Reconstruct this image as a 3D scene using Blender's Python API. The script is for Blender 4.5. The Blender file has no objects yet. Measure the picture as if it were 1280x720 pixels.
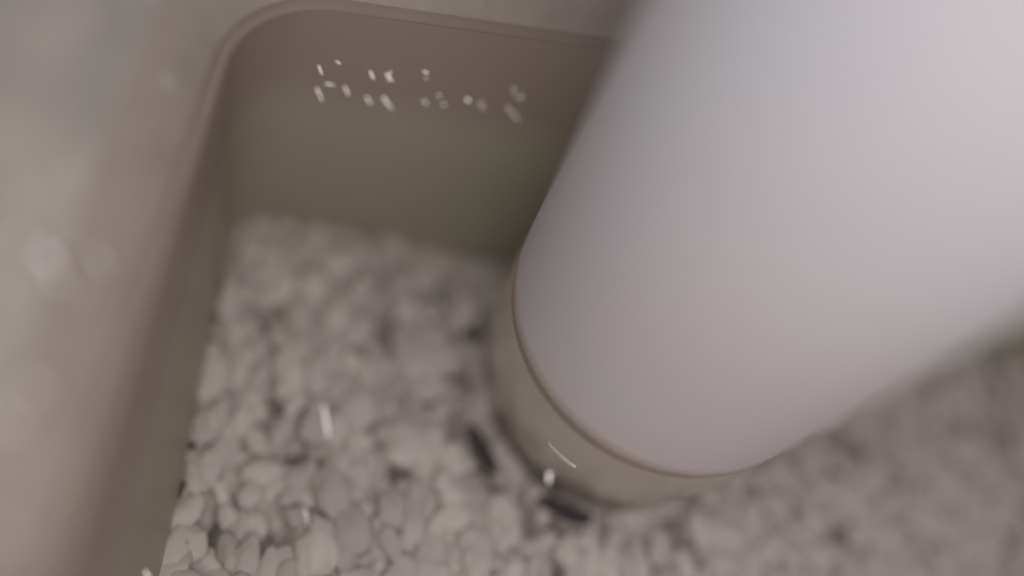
import bpy, bmesh, math, random
from mathutils import Vector, Matrix, noise

random.seed(7)
S = 0.1                                   # one layout unit = 0.1 m (camera height above the granules)
sc = bpy.context.scene
C = sc.collection

# ------------------------------------------------------------------ camera
cam_d = bpy.data.cameras.new('camera')
cam = bpy.data.objects.new('camera', cam_d)
C.objects.link(cam)
right = Vector((0.96864, 0.06020, 0.24106))
up = Vector((-0.16974, 0.86884, 0.46509))
back = Vector((-0.18145, -0.49142, 0.85181))
m = Matrix((right, up, back)).transposed().to_4x4()
CAM = Vector((0, 0, 1.0)) * S
m.translation = CAM
cam.matrix_world = m
cam_d.sensor_width = 36
cam_d.lens = 36 * 1000 / 1280
cam_d.clip_start = 0.002
cam_d.clip_end = 20
cam_d.dof.use_dof = True
cam_d.dof.focus_distance = 0.0882
cam_d.dof.aperture_fstop = 2.65
cam_d.dof.aperture_blades = 0
sc.camera = cam

# ------------------------------------------------------------------ room light
w = bpy.data.worlds.new('World')
sc.world = w
w.use_nodes = True
bg = w.node_tree.nodes['Background']
bg.inputs['Color'].default_value = (0.97, 0.94, 1.0, 1)
bg.inputs['Strength'].default_value = 0.155


def area(name, loc, target, size, power, col):
    d = bpy.data.lights.new(name, 'AREA')
    d.shape = 'DISK'
    d.size = size
    d.energy = power
    d.color = col
    o = bpy.data.objects.new(name, d)
    C.objects.link(o)
    o.location = loc
    o.rotation_euler = (Vector(target) - Vector(loc)).to_track_quat('-Z', 'Y').to_euler()
    return o


LAMP = Vector((0.28, -0.18, 1.50)) * S
area('overhead_lamp', LAMP, Vector((0.40, 0.5, 0.2)) * S, 0.13, 0.094, (1.0, 0.95, 0.935))  # unseen lamp set close above the camera for its falloff
GLINT_POS = Vector((-0.12, 0.10, 1.12)) * S
area('glint_light', GLINT_POS, Vector((0.3, 0.55, 0)) * S, 0.008, 0.006, (1.0, 0.97, 0.95))  # small unseen light beside the camera, added for glints

sc.view_settings.view_transform = 'Standard'
sc.view_settings.look = 'None'
sc.view_settings.gamma = 1
sc.view_settings.use_curve_mapping = False
sc.view_settings.exposure = 0


# ------------------------------------------------------------------ helpers
def mat(name, col, rough=0.5, var=0.0, scale=400, bump=0.0, bscale=900, **kw):
    mt = bpy.data.materials.new(name)
    mt.use_nodes = True
    nt = mt.node_tree
    b = nt.nodes['Principled BSDF']
    b.inputs['Base Color'].default_value = (*col, 1)
    b.inputs['Roughness'].default_value = rough
    for k, v in kw.items():
        b.inputs[k.replace('_', ' ')].default_value = v
    tc = nt.nodes.new('ShaderNodeTexCoord')
    if var:
        n = nt.nodes.new('ShaderNodeTexNoise')
        n.inputs['Scale'].default_value = scale
        n.inputs['Detail'].default_value = 4
        nt.links.new(tc.outputs['Object'], n.inputs['Vector'])
        r = nt.nodes.new('ShaderNodeValToRGB')
        r.color_ramp.elements[0].position = 0.3
        r.color_ramp.elements[1].position = 0.7
        r.color_ramp.elements[0].color = (*[c * (1 - var) for c in col], 1)
        r.color_ramp.elements[1].color = (*[min(1, c * (1 + var)) for c in col], 1)
        nt.links.new(n.outputs['Fac'], r.inputs['Fac'])
        nt.links.new(r.outputs['Color'], b.inputs['Base Color'])
    if bump:
        n2 = nt.nodes.new('ShaderNodeTexNoise')
        n2.inputs['Scale'].default_value = bscale
        n2.inputs['Detail'].default_value = 5
        nt.links.new(tc.outputs['Object'], n2.inputs['Vector'])
        bp = nt.nodes.new('ShaderNodeBump')
        bp.inputs['Strength'].default_value = bump
        bp.inputs['Distance'].default_value = 0.0005
        nt.links.new(n2.outputs['Fac'], bp.inputs['Height'])
        nt.links.new(bp.outputs['Normal'], b.inputs['Normal'])
    return mt


def link(name, me, mt, parent=None, smooth=True):
    o = bpy.data.objects.new(name, me)
    C.objects.link(o)
    if mt and not me.materials:
        me.materials.append(mt)
    if smooth:
        me.polygons.foreach_set('use_smooth', [True] * len(me.polygons))
    if parent:
        o.parent = parent
    return o


def pydata(name, verts, faces):
    me = bpy.data.meshes.new(name)
    me.from_pydata([tuple(v) for v in verts], [], faces)
    me.update()
    return me


def tag(o, label, cat=None, kind=None, group=None):
    o['label'] = label
    if cat:
        o['category'] = cat
    if kind:
        o['kind'] = kind
    if group:
        o['group'] = group


# ------------------------------------------------------------------ materials
M_tray = mat('tray_plastic', (0.37, 0.315, 0.262), 0.42, var=0.06, scale=60, bump=0.10, bscale=500)
M_rim = mat('rim_plastic', (0.47, 0.425, 0.385), 0.38, var=0.14, scale=130, bump=0.45, bscale=420)
M_lip_shade = mat('lip_shade_plastic', (0.405, 0.345, 0.30), 0.45, var=0.10, scale=110, bump=0.3, bscale=420)
M_groove = mat('groove_plastic', (0.40, 0.325, 0.28), 0.55, var=0.05, scale=120)
M_white = mat('white_plastic', (0.80, 0.765, 0.79), 0.45, var=0.012, scale=50)
M_ring = mat('edge_plastic', (0.47, 0.385, 0.325), 0.5, var=0.05)
M_clear = mat('clear_plastic', (0.50, 0.43, 0.36), 0.32, var=0.02, Transmission_Weight=0.42, IOR=1.30)
M_soft_glint = mat('soft_glint', (0.70, 0.67, 0.66), 0.34, Metallic=0.55)
M_table = mat('table_wood', (0.22, 0.17, 0.13), 0.5, var=0.2, scale=30)
M_mark = mat('mark_glint', (0.93, 0.91, 0.88), 0.30, Metallic=0.7)
M_glint = mat('glint_metal', (0.95, 0.94, 0.92), 0.22, Metallic=1.0)
M_dark = mat('contact_shade', (0.06, 0.045, 0.05), 0.8, var=0.2, scale=500)


def granule_material():
    mt = mat('pale_granule', (0.625, 0.56, 0.522), 0.85, var=0.10, scale=260, bump=0.15, bscale=900)
    nt = mt.node_tree
    b = nt.nodes['Principled BSDF']
    src = b.inputs['Base Color'].links[0].from_socket
    oi = nt.nodes.new('ShaderNodeObjectInfo')
    mr = nt.nodes.new('ShaderNodeMapRange')
    mr.inputs['To Min'].default_value = 0.78
    mr.inputs['To Max'].default_value = 1.14
    nt.links.new(oi.outputs['Random'], mr.inputs['Value'])
    hs = nt.nodes.new('ShaderNodeHueSaturation')
    nt.links.new(src, hs.inputs['Color'])
    nt.links.new(mr.outputs['Result'], hs.inputs['Value'])
    nt.links.new(hs.outputs['Color'], b.inputs['Base Color'])
    return mt


M_gran = granule_material()


def two_tone(mt, a, b, scale, by_height=None):
    """recolour a material: soft noise between a and b, or b below a wavering height"""
    nt = mt.node_tree
    bs = nt.nodes['Principled BSDF']
    tc = nt.nodes.new('ShaderNodeTexCoord')
    n = nt.nodes.new('ShaderNodeTexNoise')
    n.inputs['Scale'].default_value = scale
    n.inputs['Detail'].default_value = 5
    nt.links.new(tc.outputs['Object'], n.inputs['Vector'])
    mr = nt.nodes.new('ShaderNodeMapRange')
    mr.interpolation_type = 'SMOOTHSTEP'
    if by_height:
        sx = nt.nodes.new('ShaderNodeSeparateXYZ')
        nt.links.new(tc.outputs['Object'], sx.inputs[0])
        ma = nt.nodes.new('ShaderNodeMath')
        ma.operation = 'MULTIPLY_ADD'
        ma.inputs[1].default_value = 0.006
        nt.links.new(n.outputs['Fac'], ma.inputs[0])
        nt.links.new(sx.outputs['Z'], ma.inputs[2])
        nt.links.new(ma.outputs[0], mr.inputs['Value'])
        mr.inputs['From Min'].default_value = by_height + 0.006
        mr.inputs['From Max'].default_value = by_height - 0.001
    else:
        nt.links.new(n.outputs['Fac'], mr.inputs['Value'])
        mr.inputs['From Min'].default_value = 0.35
        mr.inputs['From Max'].default_value = 0.65
    mx = nt.nodes.new('ShaderNodeMix')
    mx.data_type = 'RGBA'
    mx.inputs['A'].default_value = (*a, 1)
    mx.inputs['B'].default_value = (*b, 1)
    nt.links.new(mr.outputs['Result'], mx.inputs['Factor'])
    nt.links.new(mx.outputs['Result'], bs.inputs['Base Color'])


two_tone(M_tray, (0.39, 0.315, 0.27), (0.43, 0.395, 0.30), 70, by_height=0.0240)    # more olive below a wavering height
two_tone(M_white, (0.85, 0.80, 0.805), (0.81, 0.80, 0.86), 28)

# ------------------------------------------------------------------ table
bm = bmesh.new()
bmesh.ops.create_cube(bm, size=1)
bmesh.ops.scale(bm, vec=(0.7, 0.6, 0.02), verts=bm.verts)
bmesh.ops.bevel(bm, geom=bm.edges[:], offset=0.003, segments=2, affect='EDGES')
me = bpy.data.meshes.new('table_top')
bm.to_mesh(me)
bm.free()
table = link('table_top', me, M_table, smooth=False)
table.location = (0.078, 0.0, -0.0235)
tag(table, 'plain brown table top under the tray', kind='structure')


# ------------------------------------------------------------------ tray
NC = 14


def loop(corners, radii):
    """closed rounded polygon, counter-clockwise corners"""
    pts = []
    n = len(corners)
    for i in range(n):
        p, q, r = Vector(corners[i - 1]), Vector(corners[i]), Vector(corners[(i + 1) % n])
        a, b = (p - q).normalized(), (r - q).normalized()
        half = a.angle(b) / 2
        t = radii[i] / math.tan(half)
        cen = q + (a + b).normalized() * radii[i] / math.sin(half)
        s, e = q + a * t, q + b * t
        a0 = math.atan2(*(s - cen).yx)
        a1 = math.atan2(*(e - cen).yx)
        d = (a1 - a0 + math.pi) % (2 * math.pi) - math.pi
        for k in range(NC + 1):
            an = a0 + d * k / NC
            pts.append(cen + Vector((math.cos(an), math.sin(an))) * radii[i])
    out, m_ = [], NC + 1
    for i in range(n):                      # extra points along each straight side keep the shading even
        out += pts[i * m_:(i + 1) * m_]
        a, b = pts[(i + 1) * m_ - 1], pts[((i + 1) * m_) % len(pts)]
        out += [a.lerp(b, t) for t in (0.02, 0.06, 0.15, 0.3, 0.5, 0.7, 0.85, 0.94, 0.98)]
    return out


def off(corners, d):
    """move the straight sides outward by d"""
    n = len(corners)
    out = []
    for i in range(n):
        p, q, r = Vector(corners[i - 1]), Vector(corners[i]), Vector(corners[(i + 1) % n])
        e1, e2 = (q - p).normalized(), (r - q).normalized()
        n1, n2 = Vector((e1.y, -e1.x)), Vector((e2.y, -e2.x))
        k = (n1 + n2)
        out.append(q + k * (d / (1 + n1.dot(n2))))
    return out


# corner order: near-left, near-right, far-right, far-left (counter-clockwise)
LOW = [(-0.109, -0.90), (1.72, -0.80), (1.62, 0.640), (-0.190, 0.645)]
RIM = [(-0.167, -0.96), (1.80, -0.86), (1.70, 0.892), (-0.167, 0.660)]
KZ = 0.375 / 0.28


def mix(t):
    return [Vector(a).lerp(Vector(b), t) for a, b in zip(LOW, RIM)]


def ring(corners, rad, z):
    return [Vector((p.x, p.y, z)) * S for p in loop(corners, [rad] * 4)]


def strip(name, rings, mt, parent, cap=False):
    n = len(rings[0])
    v = [p for r in rings for p in r]
    f = []
    for k in range(len(rings) - 1):
        for i in range(n):
            j = (i + 1) % n
            f.append((k * n + i, k * n + j, (k + 1) * n + j, (k + 1) * n + i))
    if cap:
        f.append(tuple(reversed(range(n))))
    me_ = pydata(name, v, f)
    bm_ = bmesh.new()
    bm_.from_mesh(me_)
    bmesh.ops.recalc_face_normals(bm_, faces=bm_.faces)
    bm_.to_mesh(me_)
    bm_.free()
    return link(name, me_, mt, parent)


tray = bpy.data.objects.new('tray', None)
C.objects.link(tray)
tag(tray, 'translucent grey brown plastic tray with rounded corner holding the pale granules', 'tray')

# inner wall: floor fillet, steep lower half, flatter upper half with a soft shoulder
prof = [(-0.06, -0.115, 0.05), (-0.03, -0.10, 0.05), (-0.01, -0.06, 0.055), (0.0, 0.0, 0.06), (0.12, 0.05, 0.065),
        (0.24, 0.10, 0.07), (0.34, 0.13, 0.08), (0.50, 0.165, 0.085), (0.72, 0.215, 0.095), (0.9, 0.252, 0.10),
        (0.985, 0.268, 0.105)]
strip('inner_wall', [ring(mix(t), r, z * KZ if z > 0 else z) for t, z, r in prof], M_tray, tray)
floor = strip('tray_floor', [ring(off(LOW, -0.25), 0.05, -0.125), ring(off(LOW, -0.004), 0.05, -0.118)], M_tray, tray, cap=True)
# recessed seam line between wall and rim
strip('rim_seam', [ring(mix(0.99), 0.105, 0.3595), ring(off(RIM, 0.002), 0.107, 0.350), ring(off(RIM, 0.007), 0.108, 0.346),
                   ring(off(RIM, 0.012), 0.11, 0.350), ring(off(RIM, 0.015), 0.114, 0.363)], M_groove, tray)
# broad rolled rim, then the outer skirt
rr = [(0.015, 0.270), (0.026, 0.282), (0.042, 0.298), (0.062, 0.312), (0.08, 0.322), (0.12, 0.339), (0.18, 0.352), (0.25, 0.356), (0.33, 0.350),
      (0.365, 0.335), (0.375, 0.31), (0.37, 0.285)]
strip('inner_lip_shade', [ring(off(RIM, d), 0.115 + d * 0.5, z + 0.093) for d, z in rr[:4]], M_lip_shade, tray)  # browner colour carries the rim's shade towards the inside
strip('rim', [ring(off(RIM, d), 0.115 + d * 0.5, z + 0.093) for d, z in rr[3:]], M_rim, tray)
strip('outer_skirt', [ring(off(RIM, 0.369), 0.30, 0.379), ring(off(RIM, 0.355), 0.30, 0.378), ring(off(RIM, 0.06), 0.16, 0.325),
                      ring(off(LOW, 0.04), 0.10, -0.11), ring(off(LOW, 0.0), 0.09, -0.13)], M_tray, tray, cap=False)

# ------------------------------------------------------------------ white tube with a clear foot
TC = Vector((0.355, 0.443)) * S
TR = 0.192 * S
Z1 = 0.241 * S


def lathe(name, prof_, mt, parent, n=96, z0=0):
    v, f = [], []
    for r, z in prof_:
        for i in range(n):
            a = 2 * math.pi * i / n
            v.append((r * math.cos(a), r * math.sin(a), z))
    for k in range(len(prof_) - 1):
        for i in range(n):
            j = (i + 1) % n
            f.append((k * n + i, k * n + j, (k + 1) * n + j, (k + 1) * n + i))
    return link(name, pydata(name, v, f), mt, parent)


tube = bpy.data.objects.new('tube', None)
C.objects.link(tube)
tube.location = (TC.x, TC.y, 0)
tag(tube, 'smooth white plastic tube with clear foot standing upright in the granules', 'tube')
ht = 1.26 * S
lathe('tube_body', [(0.0001, Z1 + 0.0006), (TR * 0.90, Z1 + 0.0004), (TR * 0.985, Z1 + 0.0003), (TR * 0.9945, Z1 + 0.0007), (TR * 0.9985, Z1 + 0.0014), (TR * 0.9998, Z1 + 0.0024), (TR, Z1 + 0.007), (TR, Z1 + 0.02),
                    (TR, ht - 0.003), (TR - 0.0006, ht - 0.0012), (TR - 0.002, ht), (0.0001, ht)], M_white, tube)
lathe('edge_ring', [(TR * 0.92, Z1 + 0.0003), (TR * 0.990, Z1 + 0.0004), (TR * 0.997, Z1 + 0.0001), (TR * 0.997, Z1 - 0.0005), (TR * 0.99, Z1 - 0.0009),
                    (TR * 0.93, Z1 - 0.0007)], M_ring, tube)
# clear foot: hollow cup with a thick floor and rounded heel
wl = 0.0016
heel = [(TR * 0.965, Z1 - 0.0008), (TR * 0.988, Z1 - 0.0009), (TR * 0.999, Z1 - 0.0019), (TR * 1.0, Z1 - 0.0085), (TR * 0.985, Z1 - 0.0125), (TR * 0.955, Z1 - 0.016),
        (TR * 0.90, Z1 - 0.0195), (TR * 0.85, Z1 - 0.022), (TR * 0.82, Z1 - 0.026), (TR * 0.78, Z1 - 0.029), (0.0001, Z1 - 0.030)]
cup = [(0.0001, Z1 - 0.026), (TR * 0.70, Z1 - 0.025), (TR * 0.76, Z1 - 0.021), (TR * 0.86, Z1 - 0.016), (TR * 0.905, Z1 - 0.010),
       (TR * 0.91, Z1 - 0.0008), (TR * 0.965, Z1 - 0.0008)]
lathe('clear_foot', heel + cup, M_clear, tube)

# ------------------------------------------------------------------ granules
protos = []
for k in range(14):
    bm = bmesh.new()
    bmesh.ops.create_icosphere(bm, subdivisions=3, radius=1)
    sd = Vector((k * 7.3, k * 3.1, 1.7))
    for v in bm.verts:
        p = v.co.copy()
        r = 1 + 0.42 * noise.noise(p * 1.1 + sd) + 0.2 * noise.noise(p * 2.6 + sd)
        v.co = p * r
    me = bpy.data.meshes.new('granule')
    bm.to_mesh(me)
    bm.free()
    me.materials.append(M_gran)
    me.polygons.foreach_set('use_smooth', [True] * len(me.polygons))
    protos.append(me)


def project(p):
    v = p - CAM
    z = -v.dot(back)
    if z <= 0:
        return None
    return 640 + 1000 * v.dot(right) / z, 360 - 1000 * v.dot(up) / z, z


low_in = off(LOW, 0.002)


def inside(x, y):
    n = 4
    for i in range(n):
        a, b = low_in[i], low_in[(i + 1) % n]
        if (b.x - a.x) * (y - a.y) - (b.y - a.y) * (x - a.x) < 0:
            return False
    return True


def hidden(p):
    """is the line from the camera to p cut by the tube"""
    a = Vector((CAM.x, CAM.y))
    b = Vector((p.x, p.y))
    c = TC
    ab = b - a
    t = max(0, min(1, (c - a).dot(ab) / ab.dot(ab)))
    return (a + ab * t - c).length < TR * 0.97


pits = []
while len(pits) < 250:
    q = Vector((random.uniform(-0.2, 1.72), random.uniform(-0.9, 0.74)))
    if inside(q.x, q.y) and all((q - o_[0]).length > 0.055 for o_ in pits):
        pits.append((q, random.uniform(0.6, 1.25)))
for gx, gy, gr in ((0.166, 0.512, 1.0), (0.150, 0.440, 0.9), (0.153, 0.362, 1.2), (0.178, 0.325, 0.8), (0.215, 0.283, 1.1), (0.255, 0.262, 1.25),
                   (0.300, 0.250, 0.9), (0.40, 0.235, 0.6)):
    pits.append((Vector((gx, gy)), gr))          # gaps along the foot
STREAK = Vector((-0.12, 0.99))


def pit_at(x, y):
    best = 0.0
    for q, r in pits:
        dx, dy = x - q.x, y - q.y
        if abs(dx) > .06 or abs(dy) > .06:
            continue
        a = dx * STREAK.x + dy * STREAK.y
        b = dx * STREAK.y - dy * STREAK.x
        best = max(best, math.exp(-(a / (0.025 * r)) ** 2 - (b / (0.016 * r)) ** 2))
    return best


stones = []
sp = 0.0255
rows = int(2.1 / (sp * 0.87))
for layer in range(2):
    for j in range(rows):
        for i in range(int(2.2 / sp)):
            x = -0.3 + (i + 0.5 * (j % 2) + 0.3 * layer) * sp + random.uniform(-.4, .4) * sp
            y = -1.0 + (j + 0.5 * layer) * sp * 0.87 + random.uniform(-.4, .4) * sp
            if not inside(x, y):
                continue
            dd = (Vector((x, y)) * S - TC).length / S
            if dd < 0.168:
                continue
            hgt = 0.018 * noise.noise(Vector((x * 4, y * 4, 3.3))) + random.uniform(-.014, .012)
            pt = pit_at(x, y)
            if pt > 0.45:
                continue
            bk = max(0.0, 1 - (0.645 - y) / 0.12)
            z = (-0.010 if layer == 0 else -0.045) + hgt * 0.8 - 0.03 * pt - 0.04 * bk
            L = random.uniform(0.013, 0.026) if random.random() < 0.8 else random.uniform(0.026, 0.036)
            wd = L * random.uniform(0.55, 0.8)
            # pushed-up gap round the foot
            if dd < 0.21:
                z -= 0.006
            ang = math.radians(97 + random.gauss(0, 32))
            stones.append((Vector((x, y, z)) * S, L * S, wd * S, ang, layer))

vis = []
for s in stones:
    q = project(s[0])
    if s[4] == 0 and q and -40 < q[0] < 1320 and -40 < q[1] < 760 and not hidden(s[0]):
        vis.append((q[2], s))
vis.sort(key=lambda a: a[0])
near = [s for _, s in vis[:300]]
ids = set(id(s) for s in near)

bed_v, bed_f = [], []
# rough sheet below the granules
base = loop(off(LOW, -0.012), [0.05] * 4)
nb = len(base)
bed_v += [Vector((p.x, p.y, -0.075)) * S for p in base]
bed_f.append(tuple(range(nb)))
GX, GY = 210, 182
grid = {}
for j in range(GY):
    for i in range(GX):
        x, y = -0.22 + i * 0.0092, -0.92 + j * 0.0092
        if not inside(x, y):
            continue
        dd = (Vector((x, y)) * S - TC).length / S
        bk = max(0.0, 1 - (0.645 - y) / 0.12)
        z = -0.013 - 0.04 * bk + 0.015 * noise.noise(Vector((x * 4, y * 4, 3.3))) + 0.020 * noise.noise(Vector((x * 24 + y * 3, y * 15, 1.1))) + 0.008 * noise.noise(Vector((x * 50, y * 34, 7.1)))
        z -= 0.075 * pit_at(x, y) + (0.03 if dd < 0.165 else 0)
        grid[i, j] = len(bed_v)
        bed_v.append(Vector((x, y, z)) * S)
for (i, j), a in grid.items():
    if (i + 1, j) in grid and (i, j + 1) in grid and (i + 1, j + 1) in grid:
        bed_f.append((a, grid[i + 1, j], grid[i + 1, j + 1], grid[i, j + 1]))
pv = []
for me in protos:
    bm = bmesh.new()
    bmesh.ops.create_icosphere(bm, subdivisions=2, radius=1)
    k = len(pv)
    sd = Vector((k * 7.3, k * 3.1, 1.7))
    vv = [v.co * (1 + 0.42 * noise.noise(v.co * 1.1 + sd) + 0.2 * noise.noise(v.co * 2.6 + sd)) for v in bm.verts]
    pv.append((vv, [tuple(v.index for v in f.verts) for f in bm.faces]))
    bm.free()


def xf(s):
    p, L, wd, ang, layer = s
    rot = Matrix.Rotation(ang, 4, 'Z') @ Matrix.Rotation(random.uniform(-.2, .2), 4, 'Y') @ Matrix.Rotation(random.uniform(-.25, .25) + random.choice((0, math.pi)), 4, 'X')
    return Matrix.Translation(p) @ rot @ Matrix.Diagonal((L, wd, wd * random.uniform(.55, .8), 1))


for s in stones:
    if id(s) in ids:
        continue
    mx = xf(s)
    vv, ff = random.choice(pv)
    o0 = len(bed_v)
    bed_v += [mx @ v for v in vv]
    bed_f += [tuple(a + o0 for a in f) for f in ff]
bed = link('granule_bed', pydata('granule_bed', bed_v, bed_f), M_gran)
tag(bed, 'bed of pale grey white granules filling the plastic tray', 'granules', kind='stuff')
for s in near:
    o = bpy.data.objects.new('granule', random.choice(protos))
    C.objects.link(o)
    o.parent = bed
    o.matrix_world = xf(s)


# ------------------------------------------------------------------ things placed by where they lie
def ray(px, py):
    return (right * (px - 640) - up * (py - 360) - back * 1000).normalized()


def on_plane(px, py, z):
    d = ray(px, py)
    return CAM + d * ((z * S - CAM.z) / d.z)


# dark pieces standing in for the contact shade round the foot
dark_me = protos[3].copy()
dark_me.name = 'contact_shade'
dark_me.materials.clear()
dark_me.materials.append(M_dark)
for px, py, L, wd, an, lab in ((586, 408, .026, .014, 110, 'small dark stand-in for contact shade left of the clear foot'),
                               (604, 562, .034, .011, 125, 'thin dark stand-in for contact shade at the lower left of the clear foot'),
                               (712, 640, .040, .013, 165, 'long dark stand-in for contact shade just below the clear foot')):
    o = bpy.data.objects.new('shade_piece', dark_me)
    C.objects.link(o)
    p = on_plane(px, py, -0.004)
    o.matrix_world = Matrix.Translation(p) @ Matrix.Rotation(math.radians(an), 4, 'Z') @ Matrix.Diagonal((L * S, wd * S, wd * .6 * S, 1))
    tag(o, lab, 'chip', group='contact shade pieces round the tube foot')


def glint(name, p, along, L, wd, mt, parent=None, nrm=None):
    """small lens-shaped raised stroke, long axis 'along', facing 'nrm'"""
    nrm = nrm.normalized()
    x = (along - nrm * along.dot(nrm)).normalized()
    y = nrm.cross(x)
    bm_ = bmesh.new()
    bmesh.ops.create_icosphere(bm_, subdivisions=3, radius=1)
    me_ = bpy.data.meshes.new(name)
    for v in bm_.verts:
        t = v.co.x = math.copysign(abs(v.co.x) ** 0.6, v.co.x)
        v.co.y += 0.35 * (t * t - 0.4) * (1 if L > 0 else -1)
    bm_.to_mesh(me_)
    bm_.free()
    o_ = link(name, me_, mt, None)
    mx = Matrix((x * abs(L), y * wd, nrm * wd * 0.16)).transposed().to_4x4()
    mx.translation = p
    if parent:
        o_.parent = parent
    o_.matrix_world = mx
    return o_


# find the tray surface by ray casting
bpy.context.view_layer.update()
dg = bpy.context.evaluated_depsgraph_get()


def hit(px, py):
    o0 = CAM.copy()
    d = ray(px, py)
    for _ in range(6):
        ok, loc, nrm, idx, ob, _m = sc.ray_cast(dg, o0, d)
        if not ok:
            return on_plane(px, py, 0), Vector((0, 0, 1)), 0.13
        if ob.name.startswith('clear_foot') and False:
            o0 = loc + d * 1e-5
            continue
        if nrm.dot(d) > 0:
            nrm = -nrm
        return loc, nrm, (loc - CAM).dot(-back)
    return loc, nrm, (loc - CAM).dot(-back)


def stroke(x0, y0, x1, y1, wpx, mt, name, parent=None, face=0.0, lift=0.15, kind=1):
    c, n, z = hit((x0 + x1) / 2, (y0 + y1) / 2)
    L = math.hypot(x1 - x0, y1 - y0) / 2 * z / 1000
    wd = wpx * 0.25 * z / 1000
    L *= 1.25
    along = right * (x1 - x0) - up * (y1 - y0)
    half = ((CAM - c).normalized() + (LAMP - c).normalized()).normalized()
    nn = n.lerp(half, face)
    return glint(name, c + n * wd * lift, along, L * kind, wd, mt, parent, nn)


# glints of moulded marks on the far wall, built as tilted metallic strokes
marks = [(395, 73, 402, 91, 3.2, 1), (418, 75, 425, 79, 3, 1), (390, 97, 402, 123, 3.4, 1), (427, 99, 435, 117, 3.6, -1),
         (459, 81, 467, 97, 3.6, 1), (475, 84, 490, 100, 4.0, 1), (454, 113, 463, 129, 3.8, 1), (472, 113, 489, 134, 4.4, 1),
         (486, 84, 489, 94, 2.6, -1), (527, 87, 535, 91, 4.0, 1), (525, 120, 534, 130, 3.4, 1), (547, 117, 550, 120, 4.4, 1),
         (552, 126, 556, 132, 3.6, 1), (594, 121, 604, 136, 2.2, 1), (639, 106, 645, 112, 2.6, 1), (641, 118, 652, 123, 3.0, 1), (651, 113, 653, 121, 2.6, -1),
         (631, 125, 638, 140, 3.0, 1), (638, 140, 648, 149, 4.0, 1), (640, 142, 647, 138, 2.6, -1),
         (408, 105, 422, 106, 3.0, 1), (464, 97, 468, 95, 2.4, 1), (484, 100, 493, 99, 2.6, -1), (478, 122, 484, 121, 2.6, 1),
         (530, 91, 533, 99, 1.8, 1), (640, 107, 642, 118, 1.8, -1), (600, 121, 606, 131, 1.6, 1)]
for x0, y0, x1, y1, wpx, k in marks:
    stroke(x0, y0, x1, y1, wpx, M_mark, 'mark_glint', tray, face=1.0, kind=k)
stroke(583, 122, 587, 126, 6.0, M_glint, 'mark_glint', tray, face=1.0, lift=0.4)
# glints on the rolled rim, shaped as metallic strokes facing the lamp
for x0, y0, x1, y1, wpx in ((52, 315, 68, 333, 16), (24, 290, 34, 312, 7), (84, 300, 92, 318, 6), (26, 350, 34, 370, 6), (100, 356, 108, 372, 4),
                            (20, 600, 30, 620, 5), (60, 560, 68, 578, 4), (30, 240, 38, 258, 4), (86, 210, 94, 226, 4), (120, 318, 130, 336, 8), (38, 476, 50, 497, 10), (6, 520, 18, 540, 12), (68, 342, 78, 364, 8),
                            (4, 656, 16, 676, 11), (45, 410, 56, 414, 4), (206, 96, 214, 108, 3)):
    stroke(x0, y0, x1, y1, wpx, M_soft_glint, 'rim_glint', tray, face=1.0, lift=0.25)
# glints on the granules, modelled as thin pale strokes
for x0, y0, x1, y1, wpx, lab in ((406, 508, 411, 542, 5.0, 'bright thin sliver upright among granules, middle of the tray'),
                                 (379, 637, 386, 668, 6.0, 'broad pale sliver on granules near the lower frame edge'),
                                 (460, 571, 467, 599, 2.0, 'faint hair thin sliver right of the broad pale sliver'),
                                 (348, 544, 352, 574, 4.0, 'dull pale sliver left of the bright thin sliver'),
                                 (178, 712, 184, 722, 5.0, 'tiny bright sliver at the lower left edge of granules')):
    o = stroke(x0, y0, x1, y1, wpx, M_gran if lab.startswith('dull') else M_soft_glint if lab.startswith(('faint', 'broad')) else M_mark, 'glint', None, face=1.0, lift=2.0)
    tag(o, lab, 'glint', group='modelled glints on the granules')
# highlights on the clear foot, made as metallic strokes turned lampward
o = stroke(687.5, 583, 686.5, 601, 6.5, M_glint, 'foot_glint', tube, face=1.0, lift=0.6)
o = stroke(688, 556, 716, 582, 15, M_soft_glint, 'foot_glint', tube, face=0.7, lift=0.0)
